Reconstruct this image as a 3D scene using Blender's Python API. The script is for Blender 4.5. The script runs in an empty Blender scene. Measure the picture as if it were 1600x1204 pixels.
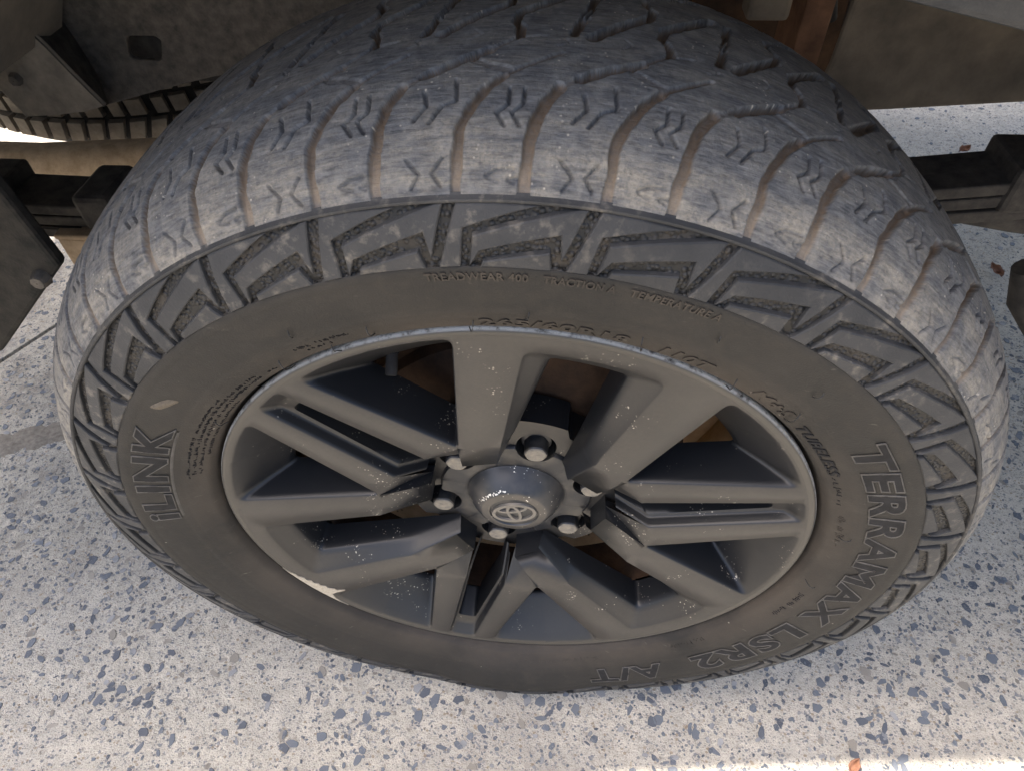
import bpy, bmesh, math, random
import numpy as np
from mathutils import Vector, Matrix, noise as mnoise
from mathutils.geometry import delaunay_2d_cdt
random.seed(7); rng = np.random.default_rng(7)
sc = bpy.context.scene
COL = sc.collection
PI = math.pi
rad = math.radians

# ------------------------------------------------------------------ camera
cd = bpy.data.cameras.new('camera'); cam = bpy.data.objects.new('camera', cd); COL.objects.link(cam)
RW = [[0.9969494373612359, -0.04360835384981327, 0.0647312198218492],
      [0.07558340888775306, 0.7462699549194243, -0.6613382664608688],
      [-0.019467091360083108, 0.6642134189092161, 0.7472894797164672]]
m4 = Matrix(RW).to_4x4(); m4.translation = Vector((0.03193243, -0.2881331, 0.89009061))
cam.matrix_world = m4
cd.sensor_width = 36.0; cd.lens = 1050.879 / 1600 * 36.0
cd.clip_start = 0.02; cd.clip_end = 500
cd.dof.use_dof = True; cd.dof.focus_distance = 0.56; cd.dof.aperture_fstop = 26.0
sc.camera = cam
# ------------------------------------------------------------------ light
SUN_EL, SUN_AZ = 66.0, -90.0          # azimuth: direction towards the sun, degrees from +Y clockwise (towards +X)
w = bpy.data.worlds.new('World'); sc.world = w; w.use_nodes = True
nt = w.node_tree
sky = nt.nodes.new('ShaderNodeTexSky'); sky.sky_type = 'NISHITA'; sky.sun_disc = False
sky.dust_density = 6.0; sky.ozone_density = 0.3
sky.sun_elevation = rad(SUN_EL); sky.sun_rotation = rad(SUN_AZ)
bg = nt.nodes['Background']; bg.inputs['Strength'].default_value = 0.15
nt.links.new(sky.outputs['Color'], bg.inputs['Color'])
sl = bpy.data.lights.new('sun', 'SUN'); sl.energy = 3.6; sl.angle = rad(0.6); sl.color = (1.0, 0.93, 0.82)
so = bpy.data.objects.new('sun', sl); COL.objects.link(so)
sd = Vector((math.sin(rad(SUN_AZ)) * math.cos(rad(SUN_EL)), math.cos(rad(SUN_AZ)) * math.cos(rad(SUN_EL)), math.sin(rad(SUN_EL))))
so.rotation_euler = sd.to_track_quat('Z', 'Y').to_euler()
vs = sc.view_settings
vs.view_transform = 'Standard'; vs.look = 'None'; vs.gamma = 1.0; vs.exposure = 1.9; vs.use_curve_mapping = False

# ------------------------------------------------------------------ helpers
HZ = 0.368            # hub height
TW = 3.5              # turn of the wheel frame against the ground, degrees
TH0 = 18.58           # angle of the first twin spoke in the wheel frame

def W(r, deg, y):
    a = rad(deg - TW); return (r * math.cos(a), y, r * math.sin(a) + HZ)
def P3(X, Z, y):
    c, s = math.cos(rad(TW)), math.sin(rad(TW)); return (X * c + Z * s, y, -X * s + Z * c + HZ)

def link(o, parent=None):
    COL.objects.link(o)
    if parent is not None: o.parent = parent
    return o
def mesh_obj(name, verts, faces, mat, parent=None, smooth=None, mats=None, fm=None):
    me = bpy.data.meshes.new(name); me.from_pydata([tuple(v) for v in verts], [], faces); me.update()
    for m in (mats or [mat]): me.materials.append(m)
    if fm is not None: me.polygons.foreach_set('material_index', np.array(fm, np.int32))
    if smooth is not None:
        me.polygons.foreach_set('use_smooth', np.ones(len(me.polygons), bool))
        if smooth < 180: me.set_sharp_from_angle(angle=rad(smooth))
    o = bpy.data.objects.new(name, me)
    return link(o, parent)
def empty(name, loc=(0, 0, 0)):
    o = bpy.data.objects.new(name, None); o.empty_display_size = 0.05; COL.objects.link(o); o.location = loc; return o
def adopt(o, p):
    o.parent = p; o.matrix_parent_inverse = Matrix.Translation(-Vector(p.location)); return o
def tag(o, label=None, cat=None, group=None, kind=None):
    if label: o['label'] = label
    if cat: o['category'] = cat
    if group: o['group'] = group
    if kind: o['kind'] = kind
    return o
def lathe(name, prof, mat, parent=None, seg=180, a0=0, a1=360, smooth=40, fn=None, mats=None, fmf=None, wheel=True):
    full = abs(a1 - a0) >= 359.9; n = seg if full else seg + 1
    V, F, FM = [], [], []
    for i in range(n):
        d = a0 + (a1 - a0) * i / seg
        for j, (y, r) in enumerate(prof):
            p = W(r, d, y) if wheel else (r * math.cos(rad(d)), y, r * math.sin(rad(d)))
            V.append(fn(p, r, d, y) if fn else p)
    m = len(prof)
    for i in range(seg):
        k = (i + 1) % n
        for j in range(m - 1):
            F.append((i * m + j, k * m + j, k * m + j + 1, i * m + j + 1))
            if fmf: FM.append(fmf(j))
    return mesh_obj(name, V, F, mat, parent, smooth, mats, FM if fmf else None)
def bevel(o, wd, seg=2):
    b = o.modifiers.new('bevel', 'BEVEL'); b.width = wd; b.segments = seg; b.limit_method = 'ANGLE'; b.angle_limit = rad(35); return o
def box(name, lo, hi, mat, parent=None, bv=0.002):
    x0, y0, z0 = lo; x1, y1, z1 = hi
    V = [(x0, y0, z0), (x1, y0, z0), (x1, y1, z0), (x0, y1, z0), (x0, y0, z1), (x1, y0, z1), (x1, y1, z1), (x0, y1, z1)]
    F = [(3, 2, 1, 0), (4, 5, 6, 7), (0, 1, 5, 4), (1, 2, 6, 5), (2, 3, 7, 6), (3, 0, 4, 7)]
    o = mesh_obj(name, V, F, mat, parent)
    if bv: bevel(o, bv)
    return o
def tube(name, pts, r, mat, parent=None, seg=12, radii=None, cap=True):
    pts = [Vector(p) for p in pts]; V, F = [], []
    up = Vector((0.13, 0.31, 0.94))
    for i, p in enumerate(pts):
        t = (pts[min(i + 1, len(pts) - 1)] - pts[max(i - 1, 0)]).normalized()
        a = t.cross(up).normalized(); b = t.cross(a)
        rr = radii[i] if radii else r
        for k in range(seg):
            q = 2 * PI * k / seg; V.append(p + a * rr * math.cos(q) + b * rr * math.sin(q))
    for i in range(len(pts) - 1):
        for k in range(seg):
            k2 = (k + 1) % seg
            F.append((i * seg + k, i * seg + k2, (i + 1) * seg + k2, (i + 1) * seg + k))
    if cap:
        F.append(tuple(range(seg))); F.append(tuple((len(pts) - 1) * seg + k for k in reversed(range(seg))))
    return mesh_obj(name, V, F, mat, parent, 50)
def cdt(poly, holes=(), extra_edges=()):
    """triangulate a 2D polygon with holes; returns verts, tris"""
    V, E = [], []
    for L in [poly] + list(holes):
        b = len(V); V += [Vector(p) for p in L]; E += [(b + i, b + (i + 1) % len(L)) for i in range(len(L))]
    for L in extra_edges:
        b = len(V); V += [Vector(p) for p in L]; E += [(b + i, b + i + 1) for i in range(len(L) - 1)]
    r = delaunay_2d_cdt(V, E, [], 0, 1e-7)
    vs_, fs = r[0], r[2]
    def inside(p, L):
        c = False; n = len(L); j = n - 1
        for i in range(n):
            if (L[i][1] > p[1]) != (L[j][1] > p[1]) and p[0] < (L[j][0] - L[i][0]) * (p[1] - L[i][1]) / (L[j][1] - L[i][1]) + L[i][0]: c = not c
            j = i
        return c
    T = []
    for f in fs:
        c = sum((vs_[i] for i in f), Vector((0, 0))) / len(f)
        if inside(c, poly) and not any(inside(c, h) for h in holes): T.append(tuple(f))
    return vs_, T
def plate(name, poly, y0, y1, mat, parent=None, holes=(), bv=0.0015):
    """outline in the XZ plane given a real thickness from y0 to y1"""
    vs_, T = cdt(poly, holes); n = len(vs_)
    V = [(v.x, y0, v.y) for v in vs_] + [(v.x, y1, v.y) for v in vs_]
    F = [tuple(t) for t in T] + [tuple(n + i for i in reversed(t)) for t in T]
    cnt = {}
    for t in T:
        for i in range(3):
            e = (t[i], t[(i + 1) % 3]); cnt[e] = 1
    for (a, b) in list(cnt):
        if (b, a) not in cnt: F.append((b, a, n + a, n + b))
    o = mesh_obj(name, V, F, mat, parent)
    me = o.data; bm = bmesh.new(); bm.from_mesh(me); bmesh.ops.recalc_face_normals(bm, faces=bm.faces)
    bmesh.ops.dissolve_limit(bm, angle_limit=0.01, verts=bm.verts, edges=bm.edges); bm.to_mesh(me); bm.free()
    if bv: bevel(o, bv)
    return o

# ------------------------------------------------------------------ materials
class N:
    def __init__(s, name):
        s.m = bpy.data.materials.new(name); s.m.use_nodes = True; s.t = s.m.node_tree
        s.b = s.t.nodes['Principled BSDF']
    def n(s, typ, **k):
        x = s.t.nodes.new(typ)
        for a, v in k.items():
            if a.startswith('i_'): x.inputs[a[2:]].default_value = v
            else: setattr(x, a, v)
        return x
    def l(s, a, b): s.t.links.new(a, b)
    def coord(s, uv=False, scale=(1, 1, 1), rot=(0, 0, 0)):
        c = s.n('ShaderNodeTexCoord'); mp = s.n('ShaderNodeMapping'); mp.inputs['Scale'].default_value = scale; mp.inputs['Rotation'].default_value = rot
        s.l(c.outputs['UV' if uv else 'Object'], mp.inputs['Vector']); return mp.outputs['Vector']
    def noise(s, vec, scale, detail=4, rough=0.55, dist=0.0):
        x = s.n('ShaderNodeTexNoise'); s.l(vec, x.inputs['Vector']); x.inputs['Scale'].default_value = scale
        x.inputs['Detail'].default_value = detail; x.inputs['Roughness'].default_value = rough; x.inputs['Distortion'].default_value = dist
        return x.outputs['Fac']
    def voro(s, vec, scale, feature='F1', out='Distance', rnd=1.0):
        x = s.n('ShaderNodeTexVoronoi', feature=feature); s.l(vec, x.inputs['Vector']); x.inputs['Scale'].default_value = scale
        x.inputs['Randomness'].default_value = rnd
        return x.outputs[out]
    def ramp(s, fac, a, b, lo=0.0, hi=1.0):
        x = s.n('ShaderNodeMapRange'); x.clamp = True; s.l(fac, x.inputs['Value'])
        x.inputs['From Min'].default_value = a; x.inputs['From Max'].default_value = b
        x.inputs['To Min'].default_value = lo; x.inputs['To Max'].default_value = hi; return x.outputs['Result']
    def mul(s, a, b, op='MULTIPLY'):
        x = s.n('ShaderNodeMath', operation=op)
        for i, v in enumerate((a, b)):
            if isinstance(v, (int, float)): x.inputs[i].default_value = v
            else: s.l(v, x.inputs[i])
        x.use_clamp = False; return x.outputs[0]
    def mix(s, fac, a, b):
        x = s.n('ShaderNodeMix', data_type='RGBA')
        if isinstance(fac, (int, float)): x.inputs[0].default_value = fac
        else: s.l(fac, x.inputs[0])
        for i, v in ((6, a), (7, b)):
            if isinstance(v, tuple): x.inputs[i].default_value = (*v, 1)
            else: s.l(v, x.inputs[i])
        return x.outputs[2]
    def bump(s, h, strength=0.3, dist=0.001, prev=None):
        x = s.n('ShaderNodeBump'); s.l(h, x.inputs['Height']); x.inputs['Strength'].default_value = strength; x.inputs['Distance'].default_value = dist
        if prev is not None: s.l(prev, x.inputs['Normal'])
        return x.outputs['Normal']
    def out(s, col=None, rough=None, nrm=None, metal=None, spec=None):
        for v, k in ((col, 'Base Color'), (rough, 'Roughness'), (nrm, 'Normal'), (metal, 'Metallic'), (spec, 'Specular IOR Level')):
            if v is None: continue
            if isinstance(v, tuple): s.b.inputs[k].default_value = (*v, 1)
            elif isinstance(v, (int, float)): s.b.inputs[k].default_value = v
            else: s.l(v, s.b.inputs[k])
        return s.m

def mat_tread():
    k = N('worn_tread_rubber'); uv = k.coord(True); strv = k.coord(True, (0.16, 1.0, 1.0))
    n1 = k.noise(strv, 520, 5, 0.72); n2 = k.noise(uv, 30, 5, 0.65); n4 = k.noise(uv, 330, 4, 0.75); n5 = k.noise(uv, 90, 4, .65)
    sep = k.n('ShaderNodeSeparateXYZ'); k.l(uv, sep.inputs[0])
    sh = k.ramp(sep.outputs[1], 0.050, 0.012)                      # the shoulder gathers more dry dust
    at = k.n('ShaderNodeAttribute', attribute_name='groove').outputs['Fac']
    base = k.mix(k.ramp(n1, .36, .64), (.036, .0375, .041), (.112, .113, .117))
    base = k.mix(k.mul(k.ramp(n5, .5, .66), .45), base, (.17, .168, .165))
    n6 = k.noise(k.coord(True, (.30, 1, 1)), 75, 5, .68)
    dust = k.mul(k.mul(k.ramp(n6, .42, .64), k.ramp(n4, .28, .60)), k.mul(k.mul(sh, .46), .24, 'ADD'))
    col = k.mix(dust, base, (.33, .29, .225))
    film = k.mul(k.mul(sh, k.ramp(n5, .40, .60, .0, 1)), .20)
    col = k.mix(film, col, (.20, .178, .142))
    for rot, sc_ in ((.30, 420), (-.22, 360)):
        scr = k.mul(k.ramp(k.noise(k.coord(True, (.05, 1, 1), (0, 0, rot)), sc_, 3, .7), .69, .75), .55)
        col = k.mix(scr, col, (.25, .24, .225))
    chip = k.mul(k.ramp(k.voro(uv, 260), .20, .10), k.ramp(n2, .52, .60))
    col = k.mix(k.mul(chip, .7), col, (.42, .38, .31))
    gd = k.mul(k.ramp(at, .25, .85), k.ramp(n4, .28, .62, .45, .95))
    gcol = k.mix(k.ramp(sep.outputs[1], .040, .008), (.120, .080, .048), (.21, .162, .115))
    col = k.mix(gd, col, gcol)
    h = k.mul(n1, k.mul(n4, .9), 'ADD')
    nb = k.bump(h, .70, .0012)
    return k.out(col, k.ramp(n2, .3, .7, .60, .80), nb, 0.0, .35)
def mat_shoulder_noise(k, vec):
    return k.noise(vec, 60, 5, .6)
def mat_sidewall():
    k = N('brown_dusty_sidewall_rubber'); o = k.coord(False)
    n1 = k.noise(o, 9, 5, .6); n2 = k.noise(o, 60, 5, .65); n3 = k.noise(o, 900, 2, .6)
    sep = k.n('ShaderNodeAttribute', attribute_name='ring').outputs['Fac']
    base = k.mix(k.ramp(n1, .35, .65), (.011, .0109, .0108), (.021, .0193, .0175))
    col = k.mix(k.mul(k.ramp(n2, .5, .75), .5), base, (.044, .038, .031))
    col = k.mix(k.mul(k.ramp(sep, .280, .255), k.ramp(n1, .35, .6, .1, .75)), col, (.050, .041, .033))
    sp = k.mul(k.ramp(k.voro(o, 90), .09, .05), k.ramp(k.noise(o, 40, 2), .60, .66))
    col = k.mix(k.mul(sp, .5), col, (.35, .32, .28))
    scf = k.ramp(k.noise(k.coord(False, (1, 1, 4), (0, .4, 0)), 55, 4, .7), .66, .74)
    col = k.mix(k.mul(scf, .35), col, (.16, .145, .125))
    nb = k.bump(k.mul(n3, k.mul(n2, .8), 'ADD'), .3, .0008)
    return k.out(col, k.ramp(n2, .3, .7, .55, .70), nb, 0, .22)
def mat_lug():
    k = N('grey_sidewall_lug_rubber'); o = k.coord(False)
    n1 = k.noise(o, 22, 5, .6); n2 = k.noise(o, 130, 4, .65); n3 = k.noise(o, 700, 2, .6)
    col = k.mix(k.ramp(n1, .35, .7), (.019, .020, .022), (.038, .038, .039))
    col = k.mix(k.mul(k.mul(k.ramp(n2, .52, .72), k.ramp(n1, .45, .65)), .55), col, (.24, .21, .17))
    return k.out(col, .60, k.bump(k.mul(n3, n2, 'ADD'), .35, .0008), 0, .25)
def mat_pebble():
    k = N('pebbled_recess_rubber'); o = k.coord(False)
    v = k.voro(o, 330, 'F1'); n2 = k.noise(o, 60, 3)
    col = k.mix(k.ramp(v, .30, .62), (.026, .025, .024), (.006, .0055, .005))
    col = k.mix(k.mul(k.ramp(n2, .5, .7), .3), col, (.09, .07, .05))
    return k.out(col, .6, k.bump(k.ramp(v, .65, .20), 1.0, .0012), 0, .4)
def mat_black_rubber(name, c=(.022, .022, .024), rough=.45):
    k = N(name); o = k.coord(False); n = k.noise(o, 120, 4)
    return k.out(k.mix(k.ramp(n, .4, .7), c, tuple(min(1, x * 1.9) for x in c)), rough, k.bump(k.noise(o, 800, 2), .15, .0004), 0, .22)
def mat_alloy():
    k = N('satin_gunmetal_wheel_paint'); o = k.coord(False)
    n1 = k.noise(o, 7, 3, .5); n2 = k.noise(o, 330, 5, .7); n3 = k.noise(o, 1600, 2, .5)
    geo = k.n('ShaderNodeNewGeometry'); sp = k.n('ShaderNodeSeparateXYZ'); k.l(geo.outputs['Normal'], sp.inputs[0])
    out_ = k.ramp(sp.outputs[1], -.60, -.95)                       # outward faces: road dust, with the sunlit ground's warm reflection painted in
    base = k.mix(k.ramp(n1, .3, .7), (.013, .014, .0165), (.019, .020, .022))
    du = k.mul(k.mul(out_, k.ramp(n2, .25, .7, .60, .95)), k.ramp(n1, .25, .70, .35, .75))
    col = k.mix(du, base, (.066, .058, .048))
    pit = k.mul(k.ramp(k.voro(o, 400), .34, .20), k.ramp(k.noise(o, 24, 3, .6), .575, .64))
    pit = k.mul(pit, k.ramp(k.noise(o, 190, 2), .50, .58))
    col = k.mix(k.mul(pit, .8), col, (.42, .38, .32))
    met = k.ramp(du, 0, .6, .35, .15)
    nb = k.bump(k.mul(n3, k.mul(pit, 1.5), 'ADD'), .16, .0005)
    return k.out(col, k.ramp(du, 0, .6, .34, .44), nb, met, .38)
def mat_flange():
    k = N('kerb_rubbed_rim_edge'); o = k.coord(False)
    n1 = k.noise(o, 10, 4, .6); n2 = k.noise(o, 260, 5, .7); n3 = k.noise(k.coord(False, (1, 1, 3)), 42, 5, .7)
    sep = k.n('ShaderNodeSeparateXYZ'); k.l(o, sep.inputs[0])
    ringa = k.n('ShaderNodeAttribute', attribute_name='ring').outputs['Fac']
    base = k.mix(k.ramp(n1, .3, .7), (.034, .0325, .030), (.054, .049, .042))
    edge = k.ramp(ringa, .2446, .2456)
    wear = k.mul(k.mul(edge, k.ramp(k.mul(n2, k.mul(n3, .9), 'ADD'), .70, .95)), k.ramp(sep.outputs[2], .37, .50, .35, 1.0))
    col = k.mix(wear, base, (.48, .48, .47))
    return k.out(col, k.ramp(wear, 0, 1, .42, .55), k.bump(k.mul(n2, wear), .6, .0008), .25, .5)
def mat_scrape():
    k = N('bare_scraped_alloy'); o = k.coord(False); n = k.noise(o, 400, 5, .7)
    return k.out(k.mix(k.ramp(n, .35, .65), (.25, .22, .175), (.40, .355, .285)), .6, k.bump(n, .5, .0006), .1, .5)
def mat_cap():
    k = N('gloss_black_chrome_cap'); o = k.coord(False)
    n1 = k.noise(o, 30, 4); n2 = k.noise(o, 500, 3)
    pit = k.mul(k.ramp(k.voro(o, 340), .24, .14), k.ramp(k.noise(o, 80, 3), .55, .62))
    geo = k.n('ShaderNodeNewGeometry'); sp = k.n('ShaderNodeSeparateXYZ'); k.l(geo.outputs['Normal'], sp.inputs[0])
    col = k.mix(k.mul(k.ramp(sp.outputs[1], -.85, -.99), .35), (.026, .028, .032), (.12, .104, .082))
    col = k.mix(k.mul(k.ramp(n1, .5, .7), .3), col, (.14, .12, .10))
    col = k.mix(pit, col, (.7, .66, .58))
    return k.out(col, k.ramp(n1, .3, .7, .30, .46), k.bump(n2, .1, .0004), .4, .5)
def mat_barrel():
    k = N('tan_dirt_in_rim_barrel'); o = k.coord(False); n = k.noise(o, 30, 5, .65); n2 = k.noise(o, 8, 3)
    sp_ = k.ramp(k.voro(o, 120), .20, .12)
    col = k.mix(k.ramp(n, .35, .7), (.44, .29, .155), (.64, .45, .27))
    col = k.mix(k.mul(sp_, k.ramp(n2, .45, .6)), col, (.03, .025, .02))
    return k.out(col, .85, k.bump(n, .3, .001))
def mat_rust(name, a, b, sc_=40):
    k = N(name); o = k.coord(False); n = k.noise(o, sc_, 6, .65); n2 = k.noise(o, sc_ * 9, 3)
    return k.out(k.mix(k.ramp(n, .33, .68), a, b), .85, k.bump(k.mul(n, n2, 'ADD'), .4, .0012), 0, .25)
def mat_plastic():
    k = N('dark_grained_plastic'); o = k.coord(False); v = k.voro(o, 700); n = k.noise(o, 30, 5)
    col = k.mix(k.ramp(n, .4, .7), (.030, .032, .036), (.060, .060, .060))
    return k.out(col, .6, k.bump(v, .35, .0006), 0, .35)
def mat_ground():
    k = N('exposed_aggregate_concrete'); o = k.coord(False)
    n1 = k.noise(o, 4.0, 4, .6); n2 = k.noise(o, 38, 5, .68); n3 = k.noise(o, 520, 3, .75); n5 = k.noise(o, 130, 5, .72)
    col = k.mix(k.ramp(n2, .30, .70), (.40, .37, .315), (.60, .555, .475))
    col = k.mix(k.mul(k.ramp(n1, .45, .65), .45), col, (.42, .40, .365))
    col = k.mix(k.mul(k.ramp(n5, .52, .66), .75), col, (.27, .245, .215))
    col = k.mix(k.mul(k.ramp(n5, .42, .32), .6), col, (.70, .65, .55))
    col = k.mix(k.mul(k.ramp(n3, .55, .68), .75), col, (.22, .205, .19))
    col = k.mix(k.mul(k.ramp(n3, .42, .30), .6), col, (.78, .73, .63))
    st1 = k.noise(o, 1.6, 5, .62); col = k.mix(k.mul(k.ramp(st1, .52, .64), .5), col, (.30, .275, .24))
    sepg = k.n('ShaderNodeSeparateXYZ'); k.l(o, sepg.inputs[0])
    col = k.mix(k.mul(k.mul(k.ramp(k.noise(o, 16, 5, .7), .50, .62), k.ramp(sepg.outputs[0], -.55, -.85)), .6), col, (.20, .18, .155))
    for s_, a_, c_ in ((170, .30, (.14, .155, .18)), (290, .32, (.19, .195, .205)), (120, .20, (.27, .215, .155))):
        v = k.voro(k.coord(False, (1, 1.25, .2), (0, 0, s_ * .013)), s_)
        g = k.mul(k.ramp(v, a_ + .07, a_), k.ramp(k.noise(o, s_ * .42, 2), .50, .55))
        col = k.mix(k.mul(g, .85), col, c_)
    h = k.mul(k.mul(n5, 1.3), k.mul(n3, .5), 'ADD')
    nb = k.bump(h, .9, .0035)
    return k.out(col, .85, nb, 0, .25)
def mat_stone(name, a, b):
    k = N(name); o = k.coord(False); n = k.noise(o, 45, 3); n2 = k.noise(o, 500, 4, .7)
    inf = k.n('ShaderNodeObjectInfo').outputs['Random']
    col = k.mix(k.ramp(n, .35, .65), a, b); col = k.mix(k.mul(k.ramp(n2, .50, .68), .40), col, (.32, .305, .28))
    return k.out(col, .6, k.bump(n2, .3, .0006), 0, .35)

M = {}
M['tread'] = mat_tread(); M['side'] = mat_sidewall(); M['lug'] = mat_lug(); M['pebble'] = mat_pebble()
M['alloy'] = mat_alloy(); M['flange'] = mat_flange(); M['scrape'] = mat_scrape(); M['cap'] = mat_cap(); M['barrel'] = mat_barrel(); M['chip'] = N('bright_bare_chip').out((.62, .60, .55), .45, None, .2)
k_ = N('gloss_dark_cap_skirt'); o_ = k_.coord(False); M['skirt'] = k_.out(k_.mix(k_.mul(k_.ramp(k_.noise(o_, 60, 4), .45, .7), .4), (.016, .017, .020), (.10, .088, .07)), k_.ramp(k_.noise(o_, 40, 3), .3, .7, .28, .5), None, .1, .4)
M['letter'] = mat_black_rubber('dark_letter_rubber', (.008, .008, .009), .8)
M['outline'] = mat_black_rubber('raised_letter_edge_rubber', (.040, .038, .036), .5)
M['hair'] = mat_black_rubber('rubber_hair', (.02, .02, .02), .5)
M['chrome'] = N('tarnished_emblem_chrome').out((.15, .142, .132), .34, None, .6)
M['nut'] = mat_rust('dusty_nut_steel', (.13, .12, .105), (.24, .21, .165), 160)
M['drum'] = mat_rust('rusty_brake_drum', (.020, .012, .008), (.060, .033, .018), 45)
M['frame'] = mat_rust('dusty_black_frame_steel', (.066, .060, .055), (.150, .130, .110), 90)
M['flangebeige'] = mat_rust('dirt_coated_frame_steel', (.075, .066, .055), (.165, .138, .108), 16)
M['pipe'] = mat_rust('rust_speckled_tan_pipe', (.22, .165, .11), (.36, .28, .20), 60)
M['rustorange'] = mat_rust('brown_rusted_bracket', (.085, .045, .028), (.17, .092, .055), 40)
M['spring'] = mat_rust('black_spring_steel', (.022, .021, .021), (.060, .055, .050), 60)
M['dark'] = mat_rust('dark_dirty_underbody', (.035, .028, .022), (.075, .056, .042), 30)
M['liner'] = mat_rust('pale_bounce_arch_liner', (.14, .125, .105), (.24, .21, .17), 20)  # unseen liner kept pale to bounce light onto the tread
M['gusset'] = mat_rust('grey_dusty_lit_gusset_steel', (.15, .132, .112), (.25, .22, .18), 60)  # dusty steel, lightened for the lit face of the gusset
M['plastic'] = mat_plastic(); M['paint'] = N('grey_body_paint').out((.30, .31, .32), .35, None, .1)
M['flap'] = mat_rust('black_dusty_mud_flap', (.012, .012, .0115), (.038, .034, .029), 55)
M['ground'] = mat_ground(); M['joint'] = mat_rust('dark_joint_filler', (.06, .055, .05), (.12, .11, .1), 80)
M['stone'] = mat_stone('blue_grey_aggregate_stone', (.064, .077, .098), (.125, .141, .168))
M['stone3'] = mat_stone('dark_slate_aggregate_stone', (.040, .050, .068), (.080, .093, .118))
M['stone4'] = mat_stone('pale_grey_aggregate_stone', (.15, .158, .17), (.26, .262, .265))
M['stone2'] = mat_stone('brown_grey_aggregate_stone', (.15, .135, .115), (.26, .24, .21))
M['mud'] = mat_rust('dry_mud', (.075, .062, .047), (.12, .10, .076), 300)
M['grit'] = mat_rust('pale_sand_grit', (.40, .36, .30), (.60, .55, .47), 200)
M['soil'] = mat_rust('grey_brown_soil', (.13, .115, .095), (.26, .235, .20), 160)
M['leaf'] = mat_rust('dry_leaf_brown', (.13, .06, .04), (.22, .11, .065), 60)
M['sparetread'] = mat_rust('dusty_spare_tyre_rubber', (.14, .12, .095), (.24, .21, .17), 60)
M['spareblack'] = mat_black_rubber('spare_tyre_groove_rubber', (.014, .013, .012), .7)

# ------------------------------------------------------------------ ground: two concrete slabs with a joint
GP, GD = Vector((-1.004, .503)), Vector((.052, .098)).normalized()
GN = Vector((GD.y, -GD.x))                                        # to the right of the joint
def slab(name, side):
    a = GP + GN * (.005 * side) - GD * 60; b = GP + GN * (.005 * side) + GD * 60
    c = b + GN * 60 * side; d = a + GN * 60 * side
    V = [(p.x, p.y, 0) for p in (a, b, c, d)] + [(p.x, p.y, -.10) for p in (a, b)]
    F = [(0, 1, 2, 3) if side < 0 else (3, 2, 1, 0), (0, 4, 5, 1)]
    return tag(mesh_obj(name, V, F, M['ground']), kind='structure')
ground = slab('ground', 1); ground2 = slab('ground', -1)
tag(mesh_obj('ground', [(-60, -60, -.012), (60, -60, -.012), (60, 60, -.012), (-60, 60, -.012)], [(0, 1, 2, 3)], M['joint']), kind='structure')

def stone_shape(n, seed):
    r_ = random.Random(seed); pts = []
    el = r_.uniform(.38, .9)
    ph = r_.uniform(0, 6.28)
    for i in range(n):
        a = 2 * PI * (i + r_.uniform(-.3, .3)) / n; q = r_.uniform(.74, 1.08)
        x, y = q * math.cos(a), q * math.sin(a) * el
        pts.append((x * math.cos(ph) - y * math.sin(ph), x * math.sin(ph) + y * math.cos(ph)))
    return pts
SH = [stone_shape(random.choice((5, 6, 7, 7, 8, 8)), 100 + i) for i in range(40)]
cpos = np.array([.0319, -.288, .89])
st = []
tries = 0
for region, dens in (((-1.15, -.22, 1.2, .75), 9500), ((-2.0, .75, 1.9, 2.3), 2400)):
    x0, y0, x1, y1 = region; cnt = int(dens * (x1 - x0) * (y1 - y0))
    X = rng.uniform(x0, x1, cnt); Y = rng.uniform(y0, y1, cnt)
    sz = np.minimum(.0018 * (rng.uniform(0.02, 1, cnt) ** -.60), .0088)
    for i in range(cnt):
        g = (Vector((X[i], Y[i])) - GP).dot(GN)
        if abs(g) < .014: continue
        cl = mnoise.noise(Vector((X[i] * 3.1, Y[i] * 3.1, 1.7)))
        if cl < -.22 and random.random() < .6: continue
        if Y[i] > .75: sz[i] *= 1.25
        st.append((X[i], Y[i], sz[i], random.randrange(40), random.uniform(0, 6.28), random.random()))
st.sort(key=lambda s: -s[2] / np.linalg.norm(np.array([s[0], s[1], 0]) - cpos) * (1 if -.25 < s[1] < .5 and abs(s[0]) < .95 else .05))
def stone_geo(sh, s, z=.0006):
    n = len(sh); t = [(x * s * .9, y * s * .9, z) for x, y in sh] + [(x * s, y * s, -.0015) for x, y in sh]
    f = [tuple(range(n))] + [(i, n + i, n + (i + 1) % n, (i + 1) % n) for i in range(n)]
    return t, f
SM = {}
for k, s in enumerate(st[:300]):
    key = (s[3], 'stone2' if s[5] < .12 else 'stone3' if s[5] < .36 else 'stone4' if s[5] < .44 else 'stone')
    if key not in SM:
        t, f = stone_geo(SH[s[3]], 1.0, .0006); t = [(x, y, (.05 + .012 * (len(SM) % 9) + .02 * x) if z > 0 else -.15) for x, y, z in t]
        me = bpy.data.meshes.new('stone'); me.from_pydata(t, [], f); me.materials.append(M[key[1]]); SM[key] = me
    o = bpy.data.objects.new('stone', SM[key]); COL.objects.link(o); o.parent = ground if (Vector(s[:2]) - GP).dot(GN) > 0 else ground2
    o.location = (s[0], s[1], 0); o.scale = (s[2], s[2], .008); o.rotation_euler = (0, 0, s[4])
V, F, FM = [], [], []
for s in st[300:]:
    t, f = stone_geo(SH[s[3]], s[2], .0002 + .0009 * s[5]); b = len(V); c_, s_ = math.cos(s[4]), math.sin(s[4])
    V += [(s[0] + x * c_ - y * s_, s[1] + x * s_ + y * c_, z) for x, y, z in t]; F += [tuple(b + i for i in q) for q in f]
    FM += [1 if s[5] < .16 else 2 if s[5] < .34 else 3 if s[5] < .55 else 0] * len(f)
o = mesh_obj('aggregate_stones', V, F, None, ground, None, [M['stone'], M['stone2'], M['stone3'], M['stone4']], FM); tag(o, kind='stuff')
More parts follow.
